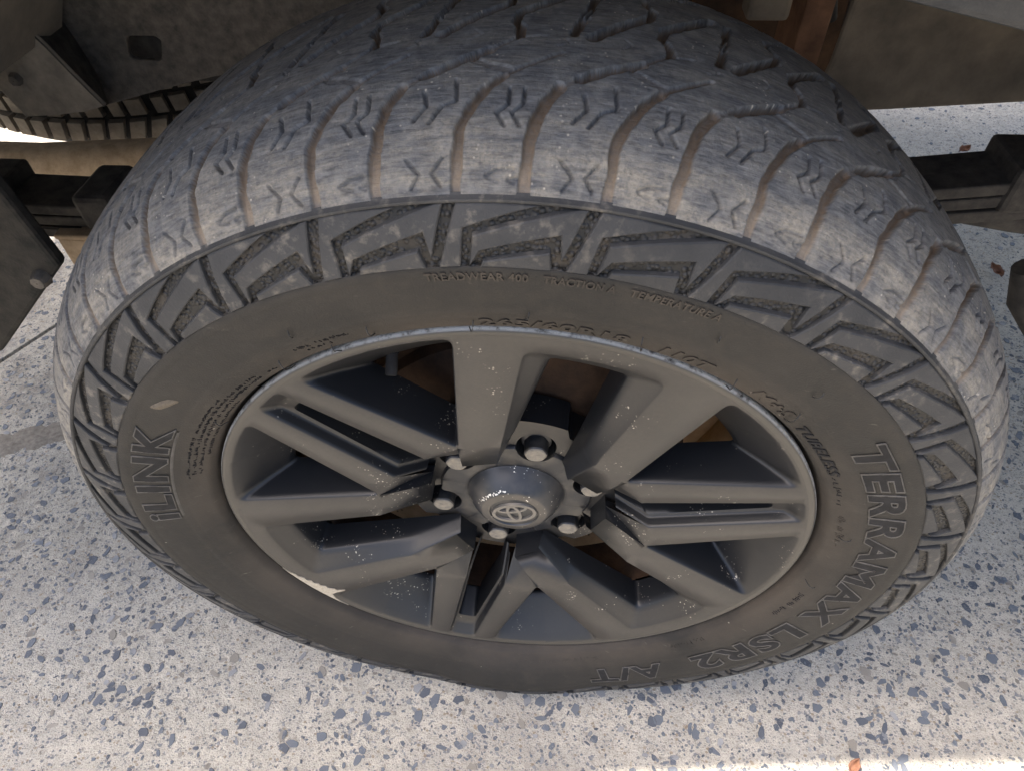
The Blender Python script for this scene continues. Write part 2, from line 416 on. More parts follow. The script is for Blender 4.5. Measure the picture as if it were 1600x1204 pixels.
V, F = [], []
for i in range(5200):
    x, y = (random.uniform(-1.15, 1.15), random.uniform(-.2, .75)) if i < 4200 else (random.uniform(-1.9, 1.9), random.uniform(.75, 2.2))
    if abs((Vector((x, y)) - GP).dot(GN)) < .01: continue
    if mnoise.noise(Vector((x * 2.3, y * 2.3, 5.1))) < random.uniform(-.6, .45): continue
    r = .0006 * random.uniform(.15, 1) ** -.55; b = len(V); rz = random.uniform(0, 6.28); fl = random.uniform(.4, .8)
    for dx, dy, dz in ((1, 0, .4), (.1, .9, .5), (-.9, .3, .35), (-.2, -1, .5), (.15, .05, 1.0), (.2, .1, -.3)):
        dx *= random.uniform(.7, 1.1); dy *= random.uniform(.7, 1.1)
        V.append((x + r * (dx * math.cos(rz) - dy * math.sin(rz)), y + r * (dx * math.sin(rz) + dy * math.cos(rz)), r * fl * dz + .0002))
    F += [(b, b + 1, b + 4), (b + 1, b + 2, b + 4), (b + 2, b + 3, b + 4), (b + 3, b, b + 4), (b + 1, b, b + 5), (b + 2, b + 1, b + 5), (b + 3, b + 2, b + 5), (b, b + 3, b + 5)]
FM = np.repeat(rng.integers(0, 4, len(F) // 8), 8)
o = mesh_obj('loose_grit', V, F, None, ground, None, [M['stone4'], M['stone2'], M['grit'], M['stone']], FM); tag(o, kind='stuff')

# soil gathered against the slab edge at the left
V, F = [], []; nu, nv = 60, 12
for i in range(nu + 1):
    for j in range(nv + 1):
        t, q = i / nu, j / nv * 2 - 1; x, y = -1.30 + .58 * t, .15 + .235 * t
        wd = .030 + .014 * mnoise.noise(Vector((t * 9, 2.2, 0))); ed = max(0, 1 - q * q) * min(1, t * 8, (1 - t) * 5)
        h = ed * (.0035 + .0035 * mnoise.noise(Vector((x * 60, (y + q * wd) * 60, 3))) + .002 * mnoise.noise(Vector((x * 210, (y + q * wd) * 210, 8)))) - .0012
        V.append((x + .38 * -q * wd, y + .92 * q * wd, h))
for i in range(nu):
    for j in range(nv): F.append((i * (nv + 1) + j, (i + 1) * (nv + 1) + j, (i + 1) * (nv + 1) + j + 1, i * (nv + 1) + j + 1))
tag(mesh_obj('soil', V, F, M['soil'], ground, 60), kind='stuff')

# ------------------------------------------------------------------ truck body and underbody
truck = empty('pickup_truck', (0, .8, 0))
tag(truck, 'dusty underside of a pickup truck round the wheel: frame rail, leaf spring, dark wheel arch', 'vehicle')
def T(o): return adopt(o, truck)
# rear body: bulging side, floor and the arch lip; it stands above and outside the frame and shades the wheel
def arch_poly(r0, x0, x1, zt):
    P = [(x1, .55)]
    for d in range(12, 169, 6): P.append((r0 * math.cos(rad(d)), .368 + r0 * math.sin(rad(d))))
    P += [(x0, .55), (x0, zt), (x1, zt)]; P.reverse(); return P
T(plate('fender', arch_poly(.535, -1.42, 1.9, 1.0), -.050, -.030, M['paint'], None, bv=.006))
PL = [(-1.42, -.24), (-1.0, -.20), (-.68, -.150), (-.46, -.098), (-.2, -.069), (.1, -.045), (.5, -.035), (1.9, -.035), (1.9, 1.72), (-1.42, 1.72)]  # unseen side outline, bulged to set the shadow edge on the ground
n = len(PL); V = [(x, y, .96) for x, y in PL] + [(x, y, 1.28) for x, y in PL]
F = [tuple(range(n)), tuple(reversed(range(n, 2 * n)))] + [(i, (i + 1) % n, n + (i + 1) % n, n + i) for i in range(n)]
T(mesh_obj('body', V, F, M['paint'], None))
T(lathe('wheel_arch_liner', [(-.028, .545), (.10, .55), (.30, .55), (.40, .55)], M['liner'], None, 40, 25, 155))
T(box('body_side', (-1.42, 1.66, .55), (1.9, 1.715, .958), M['paint']))
T(box('tailgate', (-1.418, -.02, .70), (-1.38, 1.65, .958), M['paint']))
T(plate('splash_guard', [(.165, .764), (.19, .7625), (.267, .746), (.36, .722), (.45, .66), (.52, .56), (.60, .56), (.60, .86), (.165, .86)], .096, .108, M['plastic'], None, bv=.004))
# frame rail
rail = [(-.95, .72), (-.95, .60), (-.60, .565), (-.496, .537), (-.420, .557), (-.356, .572), (-.20, .60), (.0, .66), (.15, .70), (.29, .70), (.295, .575), (.357, .560), (.49, .569), (.80, .575), (1.8, .575), (1.8, .72), (.8, .74), (.2, .80), (-.2, .80)]
hole = [(-.434, .611), (-.430, .614), (-.402, .614), (-.397, .610), (-.404, .592), (-.409, .589), (-.434, .590), (-.439, .594)]
fr = T(plate('frame_rail', rail, .420, .428, M['frame'], None, [hole], .003))
frm = T(plate('rail_side_plate', [(.292, .70), (.288, .60), (.280, .548), (.357, .5525), (.49, .563), (.80, .569), (1.75, .569), (1.75, .70)], .4095, .418, M['flangebeige'], None, bv=.004))
T(box('rail_lower_flange', (.36, .43, .571), (1.7, .50, .579), M['flangebeige'])); T(box('rail_inner_web', (-.95, .470, .545), (.10, .476, .86), M['spring']))  # black inner web stands in for the shade behind the rail hole
# gusset with a returned lip
gp = [(-.78, .80), (-.545, .72), (-.497, .667), (-.482, .649), (-.471, .630), (-.460, .608), (-.450, .589), (-.441, .573), (-.465, .566), (-.495, .562), (-.535, .559), (-.541, .575), (-.55, .60), (-.62, .66), (-.78, .70)]
T(plate('gusset', gp, .350, .355, M['gusset'], None, bv=.0015))
edge_ = [(-.545, .72, -.54, .70), (-.497, .667, -.503, .649), (-.482, .649, -.495, .632), (-.471, .630, -.490, .612), (-.460, .608, -.486, .590), (-.450, .589, -.484, .570), (-.441, .573, -.487, .541)]
V, F = [], []
for x, z, x2, z2 in edge_: V += [(x, .349, z), (x2, .4195, z2), (x - .004, .351, z - .002), (x2 - .004, .4195, z2 - .002)]
for i in range(len(edge_) - 1):
    b = i * 4; F += [(b, b + 1, b + 5, b + 4), (b + 2, b + 6, b + 7, b + 3), (b, b + 4, b + 6, b + 2)]
T(mesh_obj('gusset_flange', V, F, M['spring'], None))  # return flange coloured black for its shaded side
for x, z in ((-.520, .600), (-.505, .630)): T(lathe('gusset_bolt', [(.343, .0005), (.343, .005), (.345, .0062), (.350, .0066)], M['frame'], None, 6, smooth=30, wheel=False)).location = (x, 0, z)
# rusty hanger, box and hose at the right of the tyre
T(box('spring_hanger', (.252, .42, .50), (.279, .50, .80), M['rustorange']))
T(box('brake_junction_box', (.185, .36, .655), (.222, .39, .70), M['flangebeige'], None, .004))
T(tube('brake_hose', [(.16, .40, .70), (.21, .41, .668), (.25, .42, .668), (.275, .43, .655), (.285, .44, .63)], .006, M['spring']))
T(box('cross_member', (-.30, .60, .46), (.40, .72, .84), M['drum'], None, .01))
T(box('fuel_tank', (-.25, .75, .44), (.44, 1.35, .84), M['dark'], None, .03))
# leaf spring
def leaf_pack(name, pts, dz, th, y0, y1):
    V, F = [], []
    for x, z in pts: V += [(x, y0, z + dz), (x, y1, z + dz), (x, y1, z + dz - th), (x, y0, z + dz - th)]
    for i in range(len(pts) - 1):
        b = i * 4
        for k in range(4): F.append((b + k, b + (k + 1) % 4, b + 4 + (k + 1) % 4, b + 4 + k))
    F += [(0, 1, 2, 3), tuple(len(V) - 4 + k for k in (3, 2, 1, 0))]
    return T(bevel(mesh_obj(name, V, F, M['spring'], None), .002))
ls = [(-1.05, .548), (-.80, .515), (-.57, .500), (-.40, .496), (-.15, .500), (.10, .512), (.37, .542), (.50, .558), (.8, .60), (1.1, .65)]
leaf_pack('leaf_spring', ls, 0, .012, .28, .34)
leaf_pack('leaf_spring', ls[1:-1], -.014, .012, .281, .339)
leaf_pack('leaf_spring', ls[2:-2], -.028, .013, .28, .34)
T(box('spring_clamp', (-.475, .276, .470), (-.435, .344, .512), M['spring'], None, .006)); T(box('spring_clamp', (-.590, .276, .480), (-.555, .344, .516), M['spring'], None, .004))
T(box('spring_clamp', (.432, .276, .520), (.475, .344, .566), M['spring'], None, .005))
T(box('spring_clip', (-.508, .268, .425), (-.470, .276, .466), M['pipe'], None, .003)); T(box('spring_clip', (-.510, .268, .464), (-.466, .345, .470), M['pipe'], None, .002))
T(tube('brake_pipe', [(-.75, .335, .452), (-.62, .335, .452), (-.50, .335, .449), (-.40, .335, .449)], .006, M['pipe']))
T(tube('axle_hose', [(.33, .30, .515), (.40, .30, .512), (.47, .30, .500), (.60, .30, .485), (.8, .30, .48)], .013, M['spring']))
T(tube('brake_pipe', [(.33, .36, .475), (.5, .36, .462), (.8, .36, .46)], .006, M['flangebeige']))
T(tube('axle_tube', [(.0, .16, .368), (.0, 1.5, .368)], .045, M['dark'], None, 24))
T(tube('exhaust_pipe', [(-1.6, .54, .40), (-1.1, .52, .405), (-.68, .50, .412), (-.40, .50, .43), (-.1, .52, .47)], .030, M['pipe'], None, 24))
T(tube('shock_absorber', [(.575, .30, .36), (.548, .31, .395), (.532, .32, .43)], .02, M['spring'], None, 16, [.022, .026, .020]))
# mud flap behind the wheel with its bolt
fl = [(-.47, .655), (-.415, .610), (-.405, .527), (-.53, .413), (-.78, .30), (-.85, .62), (-.60, .72)]
T(plate('mud_flap', fl, .148, .162, M['flap'], None, bv=.004))
T(lathe('flap_bolt', [(.138, .0005), (.138, .006), (.141, .0075), (.148, .0085)], M['frame'], None, 8, smooth=30, wheel=False)).location = (-.427, 0, .515)

# ------------------------------------------------------------------ spare tyre slung under the bed
spare = empty('spare_tyre', (-.66, .965, .50))
tag(spare, 'dusty spare tyre with blocky tread slung flat behind the frame, upper left', 'tyre')
def spv(r, d, z): return (-.66 + r * math.cos(rad(d)), .965 + r * math.sin(rad(d)), z)
sp_prof = [(.395, .25), (.375, .29), (.378, .335), (.392, .368), (.41, .381), (.50, .385), (.59, .381), (.61, .368), (.622, .33), (.62, .25)]
V, F = [], []
for i in range(96):
    for z, r in sp_prof: V.append(spv(r, i * 3.75, z))
for i in range(96):
    k = (i + 1) % 96
    for j in range(len(sp_prof) - 1): F.append((i * 10 + j, i * 10 + j + 1, k * 10 + j + 1, k * 10 + j))
adopt(mesh_obj('carcass', V, F, M['spareblack'], None, 60), spare)
def sblock(d0, d1, z0, z1, skew, inset):
    V, F = [], []
    for rr, q in ((.378, 0), (.3925, .0016)):
        for (d, z) in ((d0, z0), (d1, z0), (d1, z1), (d0, z1)):
            dd = d + skew * (z - .5) / .1
            tap = .012 * max(0, (.44 - z) / .05) ** 1.5
            q2 = math.degrees(q / .39)
            V.append(spv(rr - tap, dd + (q2 if d == d0 else -q2), z + (q if z == z0 else -q)))
    F = [(4, 5, 6, 7), (0, 1, 5, 4), (1, 2, 6, 5), (2, 3, 7, 6), (3, 0, 4, 7)]
    return adopt(mesh_obj('tread_block', V, F, M['sparetread'], None), spare)
for i in range(-24, 24):
    d = 262 + i * 4.4
    sblock(d, d + 3.5, .403, .437, 5.5, 0)
    if -14 < i < 24:
        sblock(d + 1.0 + (.9 if i % 2 else 0), d + 4.6, .443, .468, -1.5, 0); sblock(d, d + 3.7 - (.8 if i % 2 else 0), .474, .500, 1.5, 0); sblock(d + 2, d + 5.6, .506, .530, -1.5, 0)

# ------------------------------------------------------------------ THE WHEEL
wheel = empty('wheel', (0, .1, 0))
tag(wheel, 'worn all-terrain tyre on a dusty gunmetal six-bolt alloy wheel, standing on pale concrete', 'wheel')
def Wh(o, label=None):
    adopt(o, wheel)
    if label: o['label'] = label
    return o
def kid(o, p):
    o.parent = p; o.matrix_parent_inverse = (Matrix.Translation(Vector(wheel.location)) if p.parent else Matrix.Translation(-Vector(p.location))) if False else Matrix.Identity(4)
    o.matrix_parent_inverse = p.matrix_world.inverted() if False else Matrix.Identity(4)
    return o
# parts have identity transform (world coordinates), so sub-parts parented to them need none either

# sidewall profile: r -> y
SP = np.array([(.2405, .016), (.2462, .0135), (.2482, .0070), (.2505, -.0010), (.2535, -.0052), (.262, -.0102), (.268, -.0133), (.279, -.0171), (.290, -.0202), (.300, -.0225), (.3095, -.0240), (.318, -.0242), (.330, -.0220), (.338, -.0195), (.345, -.0165)])
def ysurf(r): return float(np.interp(r, SP[:, 0], SP[:, 1]))
def squash(P):
    """flatten the tyre where it stands on the ground: P is (n,3) world coordinates"""
    P = np.asarray(P, float).copy(); dx, dz = P[:, 0], P[:, 2] - HZ
    r = np.hypot(dx, dz); zR = HZ + np.where(r > 1e-6, dz / np.maximum(r, 1e-6), 0) * .385
    comp = np.maximum(0, .0005 - zR); f = np.clip((r - .26) / (.385 - .26), 0, 1)
    P[:, 2] += comp * f
    b = np.sin(np.clip((r - .25) / .12, 0, 1) * PI)
    P[:, 1] += np.where(P[:, 1] < .108, -1, 1) * comp * .55 * b
    return P
def sq1(p, r, d, y): return tuple(squash([p])[0])

prof = []
for r in list(np.arange(.2405, .3102, .0022)) + [.3112]: prof.append((ysurf(r) - (.0005 if abs(r - .2735) < .0013 or abs(r - .3065) < .0012 else 0), r))
nsm = len(prof)
prof += [(ysurf(.3116) + .0004, .3116), (ysurf(.3122) + .0025, .3122)]
for r in np.arange(.3145, .3430, .0022): prof.append((ysurf(r) + .0025, r))
prof += [(ysurf(.3432) + .0025, .3432), (ysurf(.3438) - .0002, .3438), (ysurf(.3448) - .0012, .3448), (ysurf(.345) - .0010, .3458), (-.0152, .3466), (-.0140, .3478)]
n_end = len(prof)
tyre = lathe('tyre', prof, M['side'], None, 540, smooth=50, fn=None, mats=[M['side'], M['pebble'], M['lug']], fmf=lambda j: 0 if j < nsm else (1 if j < n_end - 6 else 2))
me = tyre.data; co = np.empty(len(me.vertices) * 3); me.vertices.foreach_get('co', co); co = co.reshape(-1, 3)
at = me.attributes.new('ring', 'FLOAT', 'POINT'); at.data.foreach_set('value', np.hypot(co[:, 0], co[:, 2] - HZ).astype(np.float32))
me.vertices.foreach_set('co', squash(co).ravel()); me.update()
Wh(tyre, 'worn all-terrain tyre with brown dusty sidewall and raised lettering')
back = lathe('inner_sidewall', [(.216 - p[0] + 0 * p[1], p[1]) for p in prof[:nsm]] + [(.216 - ysurf(r), r) for r in (.318, .33, .338, .346)], M['side'], None, 180)
Wh(back)

# --- tread as a height field, split into shoulder blocks and the crown
TP = np.array([(-.0150, .3470), (-.0135, .3492), (-.0095, .3545), (-.0040, .3602), (.004, .3660), (.014, .3718), (.026, .3765), (.042, .3805), (.060, .3828), (.085, .3845), (.108, .385)])
TP = np.vstack([TP, np.c_[.216 - TP[-2::-1, 0], TP[-2::-1, 1]]])
ts = np.r_[0, np.cumsum(np.hypot(*np.diff(TP, axis=0).T))] + .0026
def cr(x, xs, ys):      # smooth curve through the points
    mm = np.gradient(ys, xs); i = np.clip(np.searchsorted(xs, x) - 1, 0, len(xs) - 2); h = xs[i + 1] - xs[i]; t = (x - xs[i]) / h
    return (2 * t**3 - 3 * t**2 + 1) * ys[i] + (t**3 - 2 * t**2 + t) * h * mm[i] + (-2 * t**3 + 3 * t**2) * ys[i + 1] + (t**3 - t**2) * h * mm[i + 1]
PITCH = 360 / 31
cols = np.r_[np.arange(-16, 22, .20), np.arange(22, 158, .098), np.arange(158, 198, .20), np.arange(198, 344, 1.0)]
S = np.r_[np.arange(.0026, .165, .00068), np.linspace(.165, ts[-1], 60)]
yy, rr_ = cr(S, ts, TP[:, 0]), cr(S, ts, TP[:, 1])
TH, SS = np.meshgrid(cols, S, indexing='ij')
# grooves: polyline in (degrees from 96, mm across), half width mm, depth mm, taper of the end
G1 = [(7.05, -3), (6.85, 20), (6.5, 36), (5.85, 49), (4.8, 60)]
G2 = [(.6, -3), (.5, 18), (.42, 32.6), (-.25, 43), (-1.4, 56.5), (-2.7, 65.8)]
GR = [
 (G1, 2.9, 4.4), (G2, 2.5, 4.4),
 ([(4.8, 60), (3.5, 66)], 1.6, 1.3), ([(3.3, 66.5), (1.2, 76), (-1.2, 86.5)], 2.8, 6.5), ([(-1.2, 86.5), (-2.5, 95), (-3.5, 101.5)], 1.3, 1.8),
 ([(-3.5, 101.5), (-3.45, 112), (-2.9, 118), (-3.3, 130)], 2.2, 6.0), ([(-3.3, 130), (-5.6, 147), (-8.2, 168)], 3.2, 7.0),
 ([(-2.7, 65.8), (-4.0, 73), (-6.7, 86.5)], 1.3, 3.0), ([(-.4, 77), (-2.9, 69.5)], 2.4, 1.0),
 ([(4.05, 106.5), (3.3, 128)], 2.3, 7.0), ([(3.3, 128), (2.5, 143)], .9, 2.5),
 ([(8.2, 100), (6.2, 103)], .8, 1.0), ([(5.2, 93), (4.3, 97), (4.6, 101)], .6, .9), ([(.3, 98), (-.4, 104), (.1, 108)], .6, .9),
 ([(3.1, 55.5), (2.84, 46.8), (3.74, 38.7)], .85, 3.0), ([(.82, 62.7), (.65, 49.3), (1.72, 46.2), (2.6, 37.0)], .85, 3.0),
 ([(-3.2, 56.7), (-3.16, 46.8), (-2.27, 41.9), (-2.92, 35.2)], .85, 3.0), ([(-4.28, 57.1), (-4.24, 47.1), (-3.43, 42.1), (-4.0, 35.5)], .85, 3.0),
 ([(4.31, 19.4), (3.37, 12.0), (4.0, 5.9)], .72, 2.0), ([(1.56, 19.2), (2.43, 12.6), (1.78, 6.5)], .72, 2.0),
 ([(-1.69, 10.7), (-2.51, 13.5), (-3.77, 14.2)], .72, 1.8), ([(-1.77, 10.2), (-2.68, 8.2)], .7, 1.4), ([(-4.55, 10.8), (-3.44, 9.0), (-3.9, 7.7)], .65, 1.5),
]
GR += [([(-5.5 - a, 273 - s) for a, s in g], hw, dp) for g, hw, dp in GR[:11]]
MM = .381 * PI / 180 * 1000
rel = TH - 96.0
cell = np.round(rel / PITCH)
loc = rel - cell * PITCH
sm = SS * 1000
# slight wander so that no two blocks are the same
wob = (np.sin(TH * .61) * .25 + np.sin(TH * 1.73 + 1.3) * .15)
dep = np.zeros_like(TH); wdep = np.zeros_like(TH)
def segd(px, py, a, b):
    ax, ay = a[0] * MM, a[1]; bx, by = b[0] * MM, b[1]; dx, dy = bx - ax, by - ay
    t = np.clip(((px - ax) * dx + (py - ay) * dy) / (dx * dx + dy * dy), 0, 1)
    return np.hypot(px - ax - t * dx, py - ay - t * dy)
jit = np.sin(TH * 1.9 + SS * 210) * .35 + np.sin(TH * 3.1 - SS * 370 + 1) * .25
for g, hw, dp in GR:
    smin, smax = min(p[1] for p in g) - 8, max(p[1] for p in g) + 8
    js = np.where((S * 1000 > smin) & (S * 1000 < smax))[0]
    if not len(js): continue
    sl_ = slice(js[0], js[-1] + 1)
    for sh in (-1, 0, 1):
        px = (loc[:, sl_] - sh * PITCH) * MM + wob[:, sl_]; py = sm[:, sl_]
        amin, amax = min(p[0] for p in g) * MM - 8, max(p[0] for p in g) * MM + 8
        d = np.full(px.shape, 99.0)
        for a, b in zip(g[:-1], g[1:]): d = np.minimum(d, segd(px, py, a, b))
        d = d + (jit[:, sl_] * min(1, hw / 2.5) if hw > 1 else 0)
        edge = .42 if hw > 1 else .33
        q = np.clip((hw + edge - d) / (2 * edge), 0, 1); q = q * q * (3 - 2 * q)
        if g is G1 or g is G2:                                # shoulder grooves run out shallow towards the rib
            q = q * np.clip(.34 + py / 34, 0, 1)
        dep[:, sl_] = np.maximum(dep[:, sl_], q * dp)
        if hw > 1: wdep[:, sl_] = np.maximum(wdep[:, sl_], q * dp)
groove = np.clip(wdep / 3.0, 0, 1)
# uneven wear of the tread surface
wear = .25 * np.sin(TH * 2.1 + SS * 140) + .18 * np.sin(TH * 5.7 - SS * 260 + 2) + .10 * np.sin(TH * 11.3 + SS * 420)
dep = dep + wear * .35
nrm = np.c_[-np.gradient(rr_, S), np.gradient(yy, S)]      # (dy, dr) outward normal in profile plane
ln = np.hypot(nrm[:, 0], nrm[:, 1]); nrm /= ln[:, None]
if nrm[len(S) // 2, 1] < 0: nrm = -nrm
Yg = yy[None, :] - nrm[None, :, 0] * dep / 1000; Rg = rr_[None, :] - nrm[None, :, 1] * dep / 1000
A_ = np.radians(TH - TW)
GV = np.stack([Rg * np.cos(A_), Yg, Rg * np.sin(A_) + HZ], -1)
nc, ns = TH.shape
GVf = squash(GV.reshape(-1, 3))
UVg = np.stack([np.radians(TH) * .381, SS], -1).reshape(-1, 2)
# face labels
ci, si = np.meshgrid(np.arange(nc), np.arange(ns - 1), indexing='ij')
cj = (ci + 1) % nc
quads = np.stack([ci * ns + si, cj * ns + si, cj * ns + si + 1, ci * ns + si + 1], -1).reshape(-1, 4)
thc = TH[:, :-1] - 96.0; sc_ = sm[:, :-1]
def gth(g, s): s0 = [p[1] for p in g]; return np.interp(s, s0, [p[0] for p in g])
k1 = np.floor((thc - gth(G1, sc_)) / PITCH); k2 = np.floor((thc - gth(G2, sc_)) / PITCH)
lab = np.where(sc_ < 61, (k1 + k2 + 200) % 62, 999).astype(int).reshape(-1)
def grid_part(name, sel, parent):
    q = quads[sel]; u, inv = np.unique(q, return_inverse=True); inv = inv.reshape(-1, 4)
    me = bpy.data.meshes.new(name); me.vertices.add(len(u)); me.vertices.foreach_set('co', GVf[u].astype(np.float32).ravel())
    n = len(q); me.loops.add(n * 4); me.loops.foreach_set('vertex_index', inv.astype(np.int32).ravel())
    me.polygons.add(n); me.polygons.foreach_set('loop_start', (np.arange(n) * 4).astype(np.int32)); me.polygons.foreach_set('use_smooth', np.ones(n, bool))
    uv = me.uv_layers.new(name='UVMap'); uv.data.foreach_set('uv', UVg[u][inv.ravel()].astype(np.float32).ravel())
    a = me.attributes.new('groove', 'FLOAT', 'POINT'); a.data.foreach_set('value', groove.reshape(-1)[u].astype(np.float32))
    me.update(calc_edges=True); me.validate(); me.materials.append(M['tread'])
    o = bpy.data.objects.new(name, me); COL.objects.link(o); o.parent = parent; return o
grid_part('tread_crown', lab == 999, tyre)
for b in sorted(set(lab.tolist())):
    if b != 999: grid_part('tread_block', lab == b, tyre)

# --- chevron lugs on the sidewall: three raised pieces in each pitch, (degrees, radius)
LUG = {
 'a': [(108.25, .3436), (105.0, .3437), (101.6, .3436), (107.85, .3326), (108.43, .3119), (110.32, .3117)],
 'b': [(97.75, .3436), (99.31, .3176), (99.65, .3311), (106.51, .3210), (107.58, .3120), (107.07, .3290), (98.35, .3433)],
 'c': [(106.29, .3151), (100.42, .3217), (100.09, .3114), (106.51, .3117)]}
def inset_poly(P, d):
    n = len(P); o = []
    ar = sum(P[i][0] * P[(i + 1) % n][1] - P[(i + 1) % n][0] * P[i][1] for i in range(n)); sg = 1 if ar > 0 else -1
    for i in range(n):
        a, b, c = Vector(P[i - 1]), Vector(P[i]), Vector(P[(i + 1) % n])
        e1 = (b - a).normalized(); e2 = (c - b).normalized(); n1 = Vector((-e1.y, e1.x)) * sg; n2 = Vector((-e2.y, e2.x)) * sg
        bis = (n1 + n2); L = bis.length
        bis = bis / L if L > 1e-6 else n1
        o.append(b + bis * (d / max(.38, bis.dot(n1))))
    return [(p.x, p.y) for p in o]
def subdiv(P, step):
    o = []; n = len(P)
    for i in range(n):
        a, b = Vector(P[i]), Vector(P[(i + 1) % n]); m = max(1, int((b - a).length / step))
        for k in range(m): q = a.lerp(b, k / m); o.append((q.x, q.y))
    return o
def lug(poly, dth):
    P = []
    n = len(poly)
    for i in range(n):                       # points along the edges, straight in (angle, radius)
        a, b = poly[i], poly[(i + 1) % n]; m = max(1, int(abs(a[0] - b[0]) * 5.6 / 9) + int(abs(a[1] - b[1]) * 1000 / 12))
        for k in range(m):
            t = k / m; d, r = a[0] + (b[0] - a[0]) * t + dth, a[1] + (b[1] - a[1]) * t
            P.append((r * math.cos(rad(d)), r * math.sin(rad(d))))
    ins = inset_poly(P, .0007)
    wide = inset_poly(P, -.0005)
    vs_, T_ = cdt(ins)
    V, F = [], []
    def add(p, h): r = math.hypot(*p); V.append(P3(p[0], p[1], ysurf(r) - h)); return len(V) - 1
    idx = [add((v.x, v.y), .0006) for v in vs_]
    for t in T_: F.append(tuple(idx[i] for i in t))
    m = len(P)
    t0 = [add(p, .0006) for p in ins]; t1 = [add(p, .0000) for p in P]; t2 = [add(p, -.0031) for p in wide]
    for A, B in ((t0, t1), (t1, t2)):
        for i in range(m): F.append((A[i], A[(i + 1) % m], B[(i + 1) % m], B[i]))
    bm_v = squash(V)
    o = mesh_obj('sidewall_lug', bm_v, F, M['lug'], None)
    bm = bmesh.new(); bm.from_mesh(o.data); bmesh.ops.remove_doubles(bm, verts=bm.verts, dist=1e-6); bmesh.ops.recalc_face_normals(bm, faces=bm.faces); bm.to_mesh(o.data); bm.free()
    o.data.polygons.foreach_set('use_smooth', np.ones(len(o.data.polygons), bool)); o.data.set_sharp_from_angle(angle=rad(25))
    o.parent = tyre
for i in range(31):
    for key in 'abc': lug(LUG[key], i * PITCH)

# --- lettering on the sidewall
def text_mesh(s, size, wx=1.0, offset=0.0, outline=0.0, extrude=0.0, space=1.0):
    cu = bpy.data.curves.new('lettering', 'FONT'); cu.body = s; cu.size = size; cu.offset = offset; cu.space_character = space
    cu.resolution_u = 4
    if outline: cu.fill_mode = 'NONE'; cu.bevel_depth = outline; cu.bevel_resolution = 1
    else: cu.extrude = extrude
    o = bpy.data.objects.new('lettering', cu); COL.objects.link(o); bpy.context.view_layer.update()
    dg = bpy.context.evaluated_depsgraph_get(); me = bpy.data.meshes.new_from_object(o.evaluated_get(dg))
    COL.objects.unlink(o); bpy.data.objects.remove(o); return me
def densify(me):
    bm = bmesh.new(); bm.from_mesh(me); bmesh.ops.triangulate(bm, faces=bm.faces)
    for _ in range(2):
        es = [e for e in bm.edges if e.calc_length() > .003]
        if es: bmesh.ops.subdivide_edges(bm, edges=es, cuts=1); bmesh.ops.triangulate(bm, faces=bm.faces)
    bm.to_mesh(me); bm.free(); return me
def lay(me, name, d0, r0, span, h, mat, lift=0.0, zs=1.0, hs=None, xr=None):
    """bend a text mesh onto the sidewall: starts at angle d0, runs clockwise over span degrees, baseline radius r0, height h"""
    n = len(me.vertices); co = np.empty(n * 3); me.vertices.foreach_get('co', co); co = co.reshape(-1, 3)
    x0, x1 = xr if xr else (co[:, 0].min(), co[:, 0].max())
    cap = hs
    r = r0 + co[:, 1] / cap * h; d = d0 - (co[:, 0] - x0) / (x1 - x0) * span
    y = np.interp(r, SP[:, 0], SP[:, 1]) - lift - co[:, 2] * zs
    a = np.radians(d - TW); P = np.c_[r * np.cos(a), y, r * np.sin(a) + HZ]
    me.vertices.foreach_set('co', squash(P).astype(np.float32).ravel()); me.update(); me.materials.clear(); me.materials.append(mat)
    o = bpy.data.objects.new(name, me); COL.objects.link(o); o.parent = tyre; return o
def big(s, d0, r0, span, h, label):
    f = densify(text_mesh(s, .03, 1, .0013, 0, .0003, 1.16)); co = np.empty(len(f.vertices) * 3); f.vertices.foreach_get('co', co); co = co.reshape(-1, 3)
    xr = (co[:, 0].min(), co[:, 0].max())
    a = lay(f, 'lettering', d0, r0, span, h, M['letter'], .0005, 1, .0212, xr)
    e = text_mesh(s, .03, 1, .0013, .00055, 0, 1.16)
    b = lay(e, 'lettering_edge', d0, r0, span, h, M['outline'], .0006, 1, .0212, xr); b.parent = tyre
    a['label'] = label
def small(s, d0, r0, span, h, mat='side', space=1.08, off=.0002):
    f = densify(text_mesh(s, .01, 1, off, 0, .0009, space)); lay(f, 'lettering', d0, r0, span, h, M[mat], 0.0, 1, .0071)
big('TERRAMAX', 41.4, .2785, 56.0, .0205, 'large outlined raised letters TERRAMAX')
big('LSR2', -18.2, .2785, 26.5, .0205, 'large outlined raised letters LSR2')
big('A/T', -51.8, .2785, 17.5, .0205, 'large outlined raised letters A/T')
big('iLINK', 177.2, .2800, 27.2, .0215, 'large outlined raised letters iLINK')
small('TREADWEAR 400', 100.5, .3027, 10.0, .0054); small('TRACTION A', 89.1, .3027, 7.0, .0054); small('TEMPERATURE A', 80.7, .3027, 9.6, .0054)
small('265/60R18', 96.3, .2568, 18.9, .0094, 'side', 1.15, .00035); small('110T', 72.8, .2568, 7.2, .0094, 'side', 1.15, .00035); small('M+S', 57.6, .2568, 7.6, .0094, 'side', 1.15, .00035)
small('TUBELESS', 47.4, .2572, 14.4, .0072, 'letter', 1.1)
